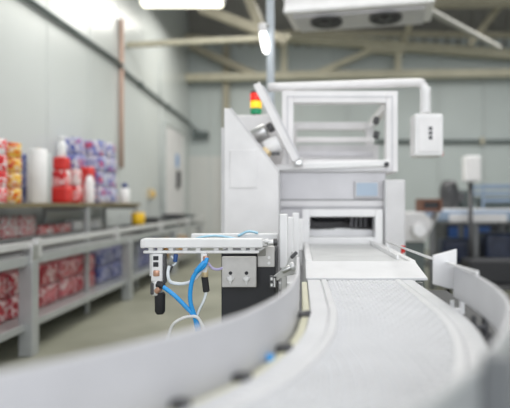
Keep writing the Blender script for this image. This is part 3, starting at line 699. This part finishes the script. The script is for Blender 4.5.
MB().box((0.05, 2.05, IZ-0.11), (0.445, 2.9, IZ-0.027), 0.004).build('bed', 'alu', iv)
for x_ in (0.036, 0.457):
    for y_ in (2.1, 2.8): MB().box((x_-0.018, y_-0.02, 0), (x_+0.018, y_+0.02, IZ-0.1), 0.004).build('leg', 'alu', iv)
MB().box((0.405, 2.1, IZ), (0.416, 2.9, IZ+0.020), 0.003).build('right_lane_guide', 'nylon', iv)
MB().cyl((X(403, 2.6), 2.6, IZ-0.02), (X(403, 2.6), 2.6, Z(245.5, 2.6)), 0.011, bev=0.003).bar((0.46, 2.6, IZ-0.03), (X(403, 2.6), 2.6, IZ-0.025), 0.02, 0.01).build('stop_button', 'redbox', iv)
tag(MB().tube([(X(386, 2.25), 2.25, 1.006), (0.412, 1.6, 1.006), (0.439, 1.24, 1.008)], 0.0045, 8, 1).bar((X(386, 2.25), 2.25, 1.006), (X(386, 2.25)+0.03, 2.25, IZ), 0.008, 0.008, 0.002).bar((0.439, 1.24, 1.012), (0.439, 1.24, 0.985), 0.008, 0.010, 0.002).build('guard_rail', 'alu'), 'slim metal rod rail along the right edge of the infeed conveyor', 'rail')
# white guide blocks at the left of the infeed
gbk = thing('guide_block', 'row of upright white guide plates between sensor rail and infeed conveyor', 'guide', (-0.05, 2.0, 0.9))
for (x0, x1, y0, y1, d) in ((279.5, 287.5, 214, 268, 1.98), (287.5, 293, 217, 262, 2.15), (292.5, 299, 213, 256, 2.32), (298, 303, 219, 250, 2.5)):
    MB().box((X(x0, d), d-0.012, Z(y1, d)), (X(x1, d), d+0.05, Z(y0, d)), 0.004).build('guide_plate', 'nylon', gbk)
MB().box((-0.085, 1.95, BZ-0.06), (0.0, 2.56, BZ-0.03), 0.004).build('mount_bar', 'alu', gbk)
for (px, d) in ((283, 1.99), (290, 2.17), (296, 2.34), (300.5, 2.52)): MB().box((X(px, d)-0.01, d, BZ-0.035), (X(px, d)+0.01, d+0.03, BZ+0.06), 0.003).build('stem', 'alu', gbk)
MB().cyl((-0.04, 2.2, 0), (-0.04, 2.2, BZ-0.055), 0.02, seg=12).build('post', 'steel', gbk)

# metal clamp with thumb screw where the inner guide band starts
ck = thing('band_clamp', 'small steel clamp with screws at the start of the left guide band', 'clamp', P(288, 265, 1.76))
d = 1.76
MB().prism([P(270, 279, d), P(286, 266, d), P(292, 251, d), P(298, 256, d), P(297, 274, d), P(286, 276, d), P(273, 283, d)], (0, 0.012, 0), 0.002).build('bracket_plate', 'steel', ck)
MB().cyl(P(282, 271, d-0.03), P(293, 266.5, d-0.03), 0.010, bev=0.002).build('thumb_screw', 'steel', ck)
MB().cyl(P(291, 267.5, d-0.032), P(295, 265.5, d-0.032), 0.016, bev=0.003).build('screw_head', 'alu', ck)
MB().bar(P(291, 258, d-0.01), P(297, 252, d-0.01), 0.012, 0.012).build('dark_pin', 'darksteel', ck)
MB().box(P(269.5, 288, d), P(277, 276, d+0.0)+Vector((0, 0.015, 0)), 0.002).build('side_block', 'darksteel', ck)
for (px, py) in ((271.5, 279), (271.5, 285)): MB().box(P(px-1, py+1.5, d-0.004), P(px+1.3, py-1.5, d+0.001), 0.0005).build('slot', 'nylon', ck)
MB().box(P(273.6, 287, d-0.005), P(275.4, 278, d+0.002), 0.0005).build('side_rib', 'alu', ck)
MB().bar(P(284, 276, d+0.006), P(284, 276, d+0.006)-Vector((0, 0, 0.17)), 0.02, 0.012).build('stem', 'steel', ck)

# ------------------------------------------------------------------ pneumatic sensor station
ps = thing('sensor_station', 'black post carrying a white rail with blue air hoses and bolted plate', 'pneumatic unit', (-0.2, 1.95, 0))
d = 1.9
MB().box((X(222, d), d-0.02, 0.0), (X(276, d), d+0.20, Z(250, d)), 0.006).build('post', 'black', ps)
pl = MB().box((X(222, 1.84), 1.832, Z(287, 1.84)), (X(256.5, 1.84), 1.846, Z(256.5, 1.84)), 0.003).build('mounting_plate', 'plate', ps)
for px in (230.5, 246.5):
    c = P(px, 278.5, 1.832)
    bo = MB().cyl((c.x, 1.832, c.z), (c.x, 1.820, c.z), 0.0105, seg=6, bev=0.0015)
    bo.box((c.x-0.013, 1.825, c.z-0.006), (c.x+0.013, 1.832, c.z+0.006), 0.002)
    bo.prism([(c.x-0.008, 1.825, c.z-0.004), (c.x+0.008, 1.825, c.z-0.004), (c.x, 1.825, c.z-0.022)], (0, 0.006, 0)).build('bolt', 'alu', pl)
    MB().cyl((c.x, 1.834, c.z+0.020), (c.x, 1.829, c.z+0.020), 0.0065, seg=14).build('bolt_hole', 'black', pl)
pl2 = MB().box((X(257.5, 1.87), 1.865, Z(267, 1.87)), (X(274.5, 1.87), 1.88, Z(246, 1.87)), 0.003).build('side_plate', 'plate', ps)
for (px, py) in ((269, 257.5), (269, 263)):
    c = P(px, py, 1.864); MB().cyl(c, c+Vector((0, -0.004, 0)), 0.0055, seg=12).build('screw', 'alu', pl2)
d = 1.80
rl = MB().box((X(143.5, d), d-0.02, Z(247.5, d)), (X(263, d), d+0.025, Z(238.2, d)), 0.004).build('rail', 'nylon', ps)
MB().box((X(141.8, d), d-0.022, Z(248, d)), (X(146, d), d+0.027, Z(239, d)), 0.006).build('rail_end_cap', 'white', ps)
MB().box((X(144, d), d-0.012, Z(253.2, d)), (X(259, d), d+0.012, Z(250.4, d)), 0.003).build('lower_rod', 'nylon', ps)
nb = MB()
for px in (149, 158, 169, 183, 196, 214, 228, 241, 250): nb.box((X(px, d), d-0.008, Z(250.8, d)), (X(px+5, d), d+0.008, Z(247, d)), 0.001)
nb.build('rail_spacer', 'steel', ps)
MB().box((X(262, d), d-0.016, Z(246.5, d)), (X(268.5, d), d+0.02, Z(239.8, d)), 0.004).build('rail_joint', 'steel', ps)
MB().cyl(P(264.5, 242, d-0.02), P(269, 240.5, d-0.02), 0.008, bev=0.002).cyl(P(268, 243, d-0.02), P(274.5, 242, d-0.02), 0.010, bev=0.002).build('cable_gland', 'alu', ps)
MB().cyl(P(273.5, 242.3, d-0.02), P(277.5, 242, d-0.02), 0.013, bev=0.002).build('gland_nut', 'darksteel', ps)
MB().bar(P(258, 251, d), P(266, 246, d), 0.012, 0.012).build('rail_strut', 'steel', ps)
MB().bar(P(262, 244, d), P(262, 258, 1.89), 0.03, 0.012).build('rail_bracket', 'plate', ps)
# second rail behind
d2 = 2.05
MB().box((X(192, d2), d2-0.02, Z(241, d2)), (X(278, d2), d2+0.02, Z(233.5, d2)), 0.004).build('rear_rail', 'nylon', ps)
MB().bar(P(270, 240, d2), P(270, 258, d2), 0.03, 0.02).build('rear_rail_bracket', 'plate', ps)
MB().tube([P(193, 239.5, 1.98), P(203, 236.8, 1.98), P(216, 235.8, 1.98), P(230, 237.5, 1.98), P(240, 240, 1.98)], 0.0045, 8).build('signal_cable', 'paleblue', ps)
MB().tube([P(238, 236, 2.02), P(248, 231.5, 2.02), P(258, 233, 2.02)], 0.005, 8).build('signal_cable', 'paleblue', ps)
# left air cylinder hanging from the rail
d = 1.80
MB().box((X(163.6, d), d-0.012, Z(283, d)), (X(166, d), d+0.015, Z(253.5, d)), 0.002).build('tie_rod', 'darksteel', ps)
MB().box((X(150.3, d), d-0.012, Z(276, d)), (X(152.6, d), d+0.015, Z(254, d)), 0.002).build('tie_rod', 'steel', ps)
cy = MB().box((X(152.5, d), d-0.02, Z(281, d)), (X(164, d), d+0.02, Z(253.5, d)), 0.004).build('air_cylinder', 'alu', ps)
for (y0, y1) in ((255.5, 259.5), (261.5, 266)): MB().box((X(155, d), d-0.024, Z(y1, d)), (X(160, d), d-0.018, Z(y0, d)), 0.001).build('sensor_window', 'black', cy)
MB().cyl(P(157, 276, d-0.012), P(157, 270, d-0.012), 0.014, bev=0.003).build('copper_ring', 'copper', cy)
MB().cyl(P(157, 295, d), P(157, 279, d), 0.019, bev=0.003).build('valve_body', 'alu', cy)
MB().box((X(151.5, d), d-0.018, Z(294, d)), (X(158, d), d+0.01, Z(282, d)), 0.004).build('valve_block', 'darksteel', cy)
MB().cyl(P(156, 292, d-0.022), P(160, 288, d-0.026), 0.010, bev=0.002).build('copper_elbow', 'copper', cy)
MB().lathe(P(160, 314, d), [(0, 0), (0.012, 0.0), (0.018, 0.01), (0.019, 0.07), (0.016, 0.078), (0, 0.078)], 18).build('damper', 'rubber', cy)
MB().cyl(P(157, 284, d-0.02), P(164, 286, d-0.025), 0.012, bev=0.002).build('push_fitting', 'black', cy)
# right air cylinder
c2 = MB().box((X(201.5, d), d-0.014, Z(272, d)), (X(207.5, d), d+0.014, Z(253.2, d)), 0.003).build('air_cylinder', 'nylon', ps)
MB().cyl(P(206, 262, d-0.016), P(206, 256, d-0.016), 0.010, bev=0.002).build('copper_ring', 'copper', c2)
MB().cyl(P(205, 277, d), P(205, 270, d), 0.012, bev=0.002).build('collar', 'brass', c2)
MB().bar(P(204.5, 276, d), P(206.5, 292, d), 0.022, 0.02, 0.004).build('damper', 'rubber', c2)
# small dark fittings between the cylinders
MB().bar(P(172, 265, d), P(168.5, 272, d), 0.014, 0.014, 0.003).build('hose_fitting', 'darksteel', ps)
MB().cyl(P(176, 254, d), P(175, 262, d), 0.008, bev=0.002).build('hose_fitting', 'deepblue', ps)
# hoses
MB().tube([P(162, 286, d-0.025), P(174, 295, d-0.03), P(187, 308, d-0.03), P(195, 317, d-0.03), P(199, 330, d-0.03), P(203, 350, d-0.02)], 0.0078, 12).build('air_hose', 'blue', ps)
MB().tube([P(207, 258, d-0.02), P(204, 266, d-0.03), P(195, 274, d-0.03), P(191, 286, d-0.03), P(190.5, 302, d-0.03), P(195, 318, d-0.03), P(200, 345, d-0.02)], 0.0078, 12).build('air_hose', 'blue', ps)
MB().tube([P(205, 262, d-0.03), P(200, 267, d-0.035), P(196, 272, d-0.035)], 0.0092, 12).build('hose_sleeve', 'blue', ps)
MB().tube([P(169, 266, d-0.01), P(168, 275, d-0.02), P(171, 282, d-0.02), P(182, 283.8, d-0.02), P(192, 281, d-0.02), P(199, 274, d-0.02), P(203, 266, d-0.015)], 0.006, 10).build('clear_hose', 'clear', ps)
MB().tube([P(206.5, 291, d), P(204, 300, d-0.01), P(198, 313, d-0.02), P(194, 330, d-0.02)], 0.005, 8).build('clear_hose', 'clear', ps)
MB().tube([P(166, 345, d-0.02), P(172, 326, d-0.03), P(182, 318.5, d-0.04), P(191, 316.5, d-0.04), P(198, 318, d-0.04), P(205, 330, d-0.03)], 0.0055, 8).build('white_hose', 'nylon', ps)
MB().tube([P(208, 263, 1.83), P(213, 268.5, 1.83), P(220, 269, 1.83), P(226, 265, 1.85)], 0.005, 8).build('violet_hose', 'violet', ps)
MB().tube([P(171, 256, d), P(176, 262, d), P(170, 268, d)], 0.004, 8).build('clear_hose', 'clear', ps)

# ------------------------------------------------------------------ background, right side
t = thing('control_box', 'small white control box on a grey post far right of the machine', 'control box', (P(471, 168, 6.5).x, 6.5, 0))
db = 6.5
MB().box((X(463.5, db), db-0.08, Z(182, db)), (X(479.5, db), db+0.08, Z(156, db)), 0.02).build('box_shell', 'nylon', t)
MB().box((X(465, db), db-0.086, Z(180, db)), (X(478, db), db-0.078, Z(158, db)), 0.005).build('box_door', 'white', t)
MB().cyl((X(471, db), db+0.02, 0), (X(471, db), db+0.02, Z(180, db)), 0.03).build('post', 'darksteel', t)
MB().cyl((X(471, db), db+0.02, 0), (X(471, db), db+0.02, 0.03), 0.14).build('base_plate', 'darksteel', t)
# side conveyor (bluish white table on legs)
t = thing('side_conveyor', 'pale blue-grey conveyor table standing across the right background', 'conveyor', (2.6, 6.9, 0))
MB().box((X(425, 6.8), 6.75, Z(221, 6.8)), (X(560, 6.8), 7.5, Z(211, 6.8)), 0.02).build('bed', 'steelblue', t)
MB().box((X(428, 6.8), 6.85, Z(211, 6.8)), (X(560, 6.8), 7.4, Z(209, 6.8)), 0.01).build('belt', 'paper', t)
MB().box((X(448, 6.8), 6.72, Z(222, 6.8)), (X(505, 6.8), 6.76, Z(214, 6.8)), 0.01).build('apron', 'cream', t)
for px in (432, 476, 520):
    for y_ in (6.82, 7.42): MB().box((X(px, 6.8)-0.035, y_-0.03, 0), (X(px, 6.8)+0.035, y_+0.03, Z(221, 6.8)), 0.004).build('leg', 'darkroll', t)
MB().box((X(430, 6.8), 6.85, 0.28), (X(540, 6.8), 7.4, 0.34), 0.006).build('lower_shelf', 'darksteel', t)
def drum(px, py0, py1, d, r, m, label, cat='motor'):
    t = thing('drive_motor', label, cat, (X(px, d), d, Z(py1, d)))
    MB().lathe((X(px, d), d, Z(209, 6.8)+0.003), [(0, 0), (r*0.85, 0), (r, 0.02), (r, (py1-py0)*d/FPX*0.8), (r*0.7, (py1-py0)*d/FPX), (0, (py1-py0)*d/FPX)], 22).build('housing', m, t)
    fm = MB()
    for k in range(10):
        an = k*math.pi/5; c = Vector((X(px, d)+r*math.cos(an), d+r*math.sin(an), 0))
        fm.bar((c.x, c.y, Z(py1, d)+0.03), (c.x, c.y, Z(py1, d)+(py1-py0)*d/FPX*0.75), 0.02, 0.02, 0.002)
    fm.build('cooling_fins', m, t)
    MB().box((X(px, d)+r*0.8, d-0.09, Z((py0*.4+py1*.6), d)-0.05), (X(px, d)+r*1.6, d-0.01, Z((py0*.4+py1*.6), d)+0.08), 0.01).build('terminal_box', m, t)
drum(449, 181, 209, 7.1, 0.12, 'darksteel', 'dark upright motor standing on the pale conveyor table near its left end')
drum(462, 190, 209, 7.25, 0.10, 'darkpipe', 'shorter dark motor behind the small control box post')
# blue framed unit at the right edge
t = thing('blue_frame', 'blue open metal frame standing on the conveyor table at far right', 'frame', (X(495, 7.0), 7.1, Z(209, 7.1)))
zt = Z(209, 6.8); fx = (X(481, 7.0), X(540, 7.0))
for x_ in fx:
    for y_ in (6.92, 7.34): MB().box((x_-0.015, y_-0.015, zt), (x_+0.015, y_+0.015, Z(184, 7.0)), 0.003).build('upright', 'steelblue', t)
for z_ in (186, 193, 200):
    for y_ in (6.92, 7.34): MB().box((fx[0], y_-0.012, Z(z_, 7.0)-0.03), (fx[1], y_+0.012, Z(z_, 7.0)+0.02), 0.003).build('rail', 'steelblue', t)
MB().box((fx[0]+0.03, 7.0, zt+0.005), (fx[1]-0.03, 7.3, Z(197, 7.0)), 0.01).build('bin', 'darkpipe', t)
# grey machine block left of the side conveyor
t = thing('feeder_unit', 'pale grey low feeder machine just right of the white machine column', 'machine', (X(412, 6), 6.2, 0))
MB().prism([(X(398, 6), 6.0, Z(213, 6)), (X(424, 6), 6.0, Z(212, 6)), (X(434, 6), 6.0, Z(222, 6)), (X(426, 6), 6.0, Z(242, 6)), (X(396, 6), 6.0, Z(242, 6))], (0, 0.6, 0), 0.02).build('hopper', 'cream', t)
MB().box((X(398, 6), 6.05, 0.1), (X(426, 6), 6.55, Z(242, 6)), 0.01).build('cabinet', 'darkpipe', t)
MB().cyl((X(418, 6), 5.9, Z(230, 6)), (X(418, 6), 6.02, Z(230, 6)), 0.09, bev=0.01).build('hand_wheel', 'steel', t)
MB().bar((X(425, 6), 6.1, Z(238, 6)), (X(446, 6), 6.4, Z(214, 6)), 0.07, 0.05).build('chute', 'alu', t)
for px in (400, 424): MB().box((X(px, 6)-0.03, 6.1, 0), (X(px, 6)+0.03, 6.5, 0.11), 0.004).build('foot', 'darksteel', t)
t = thing('crate', 'orange-brown crate with dark inside resting on the grey feeder machine', 'crate', (X(429, 6.2), 6.2, Z(212.5, 6)))
zc = Z(212.5, 6)+0.006
cx0, cx1 = X(419.5, 6.2), X(440, 6.2); cr = MB()
zt2 = Z(199, 6.2)
cr.box((cx0, 6.1, zc), (cx1, 6.42, zc+0.02), 0.004).box((cx0, 6.1, zt2-0.03), (cx1, 6.12, zt2), 0.004).box((cx0, 6.1, zc), (cx1, 6.12, zc+0.04), 0.004)
cr.box((cx0, 6.1, zc), (cx0+0.03, 6.42, zt2), 0.004).box((cx1-0.03, 6.1, zc), (cx1, 6.42, zt2), 0.004).box((cx0, 6.40, zc), (cx1, 6.42, zt2), 0.004)
cr.build('shell', 'orange', t)
MB().box((cx0+0.035, 6.125, zc+0.021), (cx1-0.035, 6.39, zt2-0.04), 0.01).build('contents', 'black', t)
t = thing('dark_filler', 'black low block added to darken the floor behind the pale conveyor table', 'machine', (4.0, 8.2, 0))  # made-up black block, added to darken the background floor
MB().box((2.3, 7.9, 0.08), (6.2, 8.9, 0.86), 0.02).build('body', 'black', t)
MB().box((2.35, 7.88, 0.55), (3.0, 7.905, 0.80), 0.006).build('panel', 'deepblue', t)
MB().box((3.3, 7.88, 0.50), (4.3, 7.905, 0.80), 0.006).build('panel', 'darkpipe', t)
for x_ in (2.5, 6.0):
    for y_ in (8.0, 8.8): MB().cyl((x_, y_, 0), (x_, y_, 0.09), 0.05, 0.04).build('foot', 'darksteel', t)
# boxes and drums below the side conveyor
pack(X(452, 7.2), 7.1, 0.342, 0.40, 0.34, 0.34, 'nearblack', 'dark blue bundle on the low shelf under the conveyor table, left one', None, 'bundle', 'film_bundle')
pack(X(494, 7.2), 7.1, 0.342, 0.42, 0.34, 0.42, 'nearblack', 'dark blue bundle on the low shelf under the conveyor table, right one', None, 'bundle', 'film_bundle')
t = thing('pallet_truck', 'dark wheeled trolley on the floor below the right conveyor table', 'trolley', (X(480, 5.9), 5.9, 0))
MB().box((X(452, 5.9), 5.8, 0.16), (X(540, 5.9), 6.3, 0.22), 0.01).build('deck', 'darksteel', t)
MB().box((X(470, 5.9), 5.9, 0.22), (X(535, 5.9), 6.25, 0.50), 0.02).build('load', 'black', t)
for px in (456, 534):
    for y_ in (5.87, 6.23):
        MB().cyl((X(px, 5.9)-0.02, y_, 0.065), (X(px, 5.9)+0.02, y_, 0.065), 0.065, seg=18, bev=0.008).build('wheel', 'rubber', t)
        MB().box((X(px, 5.9)-0.035, y_-0.02, 0.06), (X(px, 5.9)-0.025, y_+0.02, 0.17), 0.002).box((X(px, 5.9)+0.025, y_-0.02, 0.06), (X(px, 5.9)+0.035, y_+0.02, 0.17), 0.002).build('fork', 'steel', t)
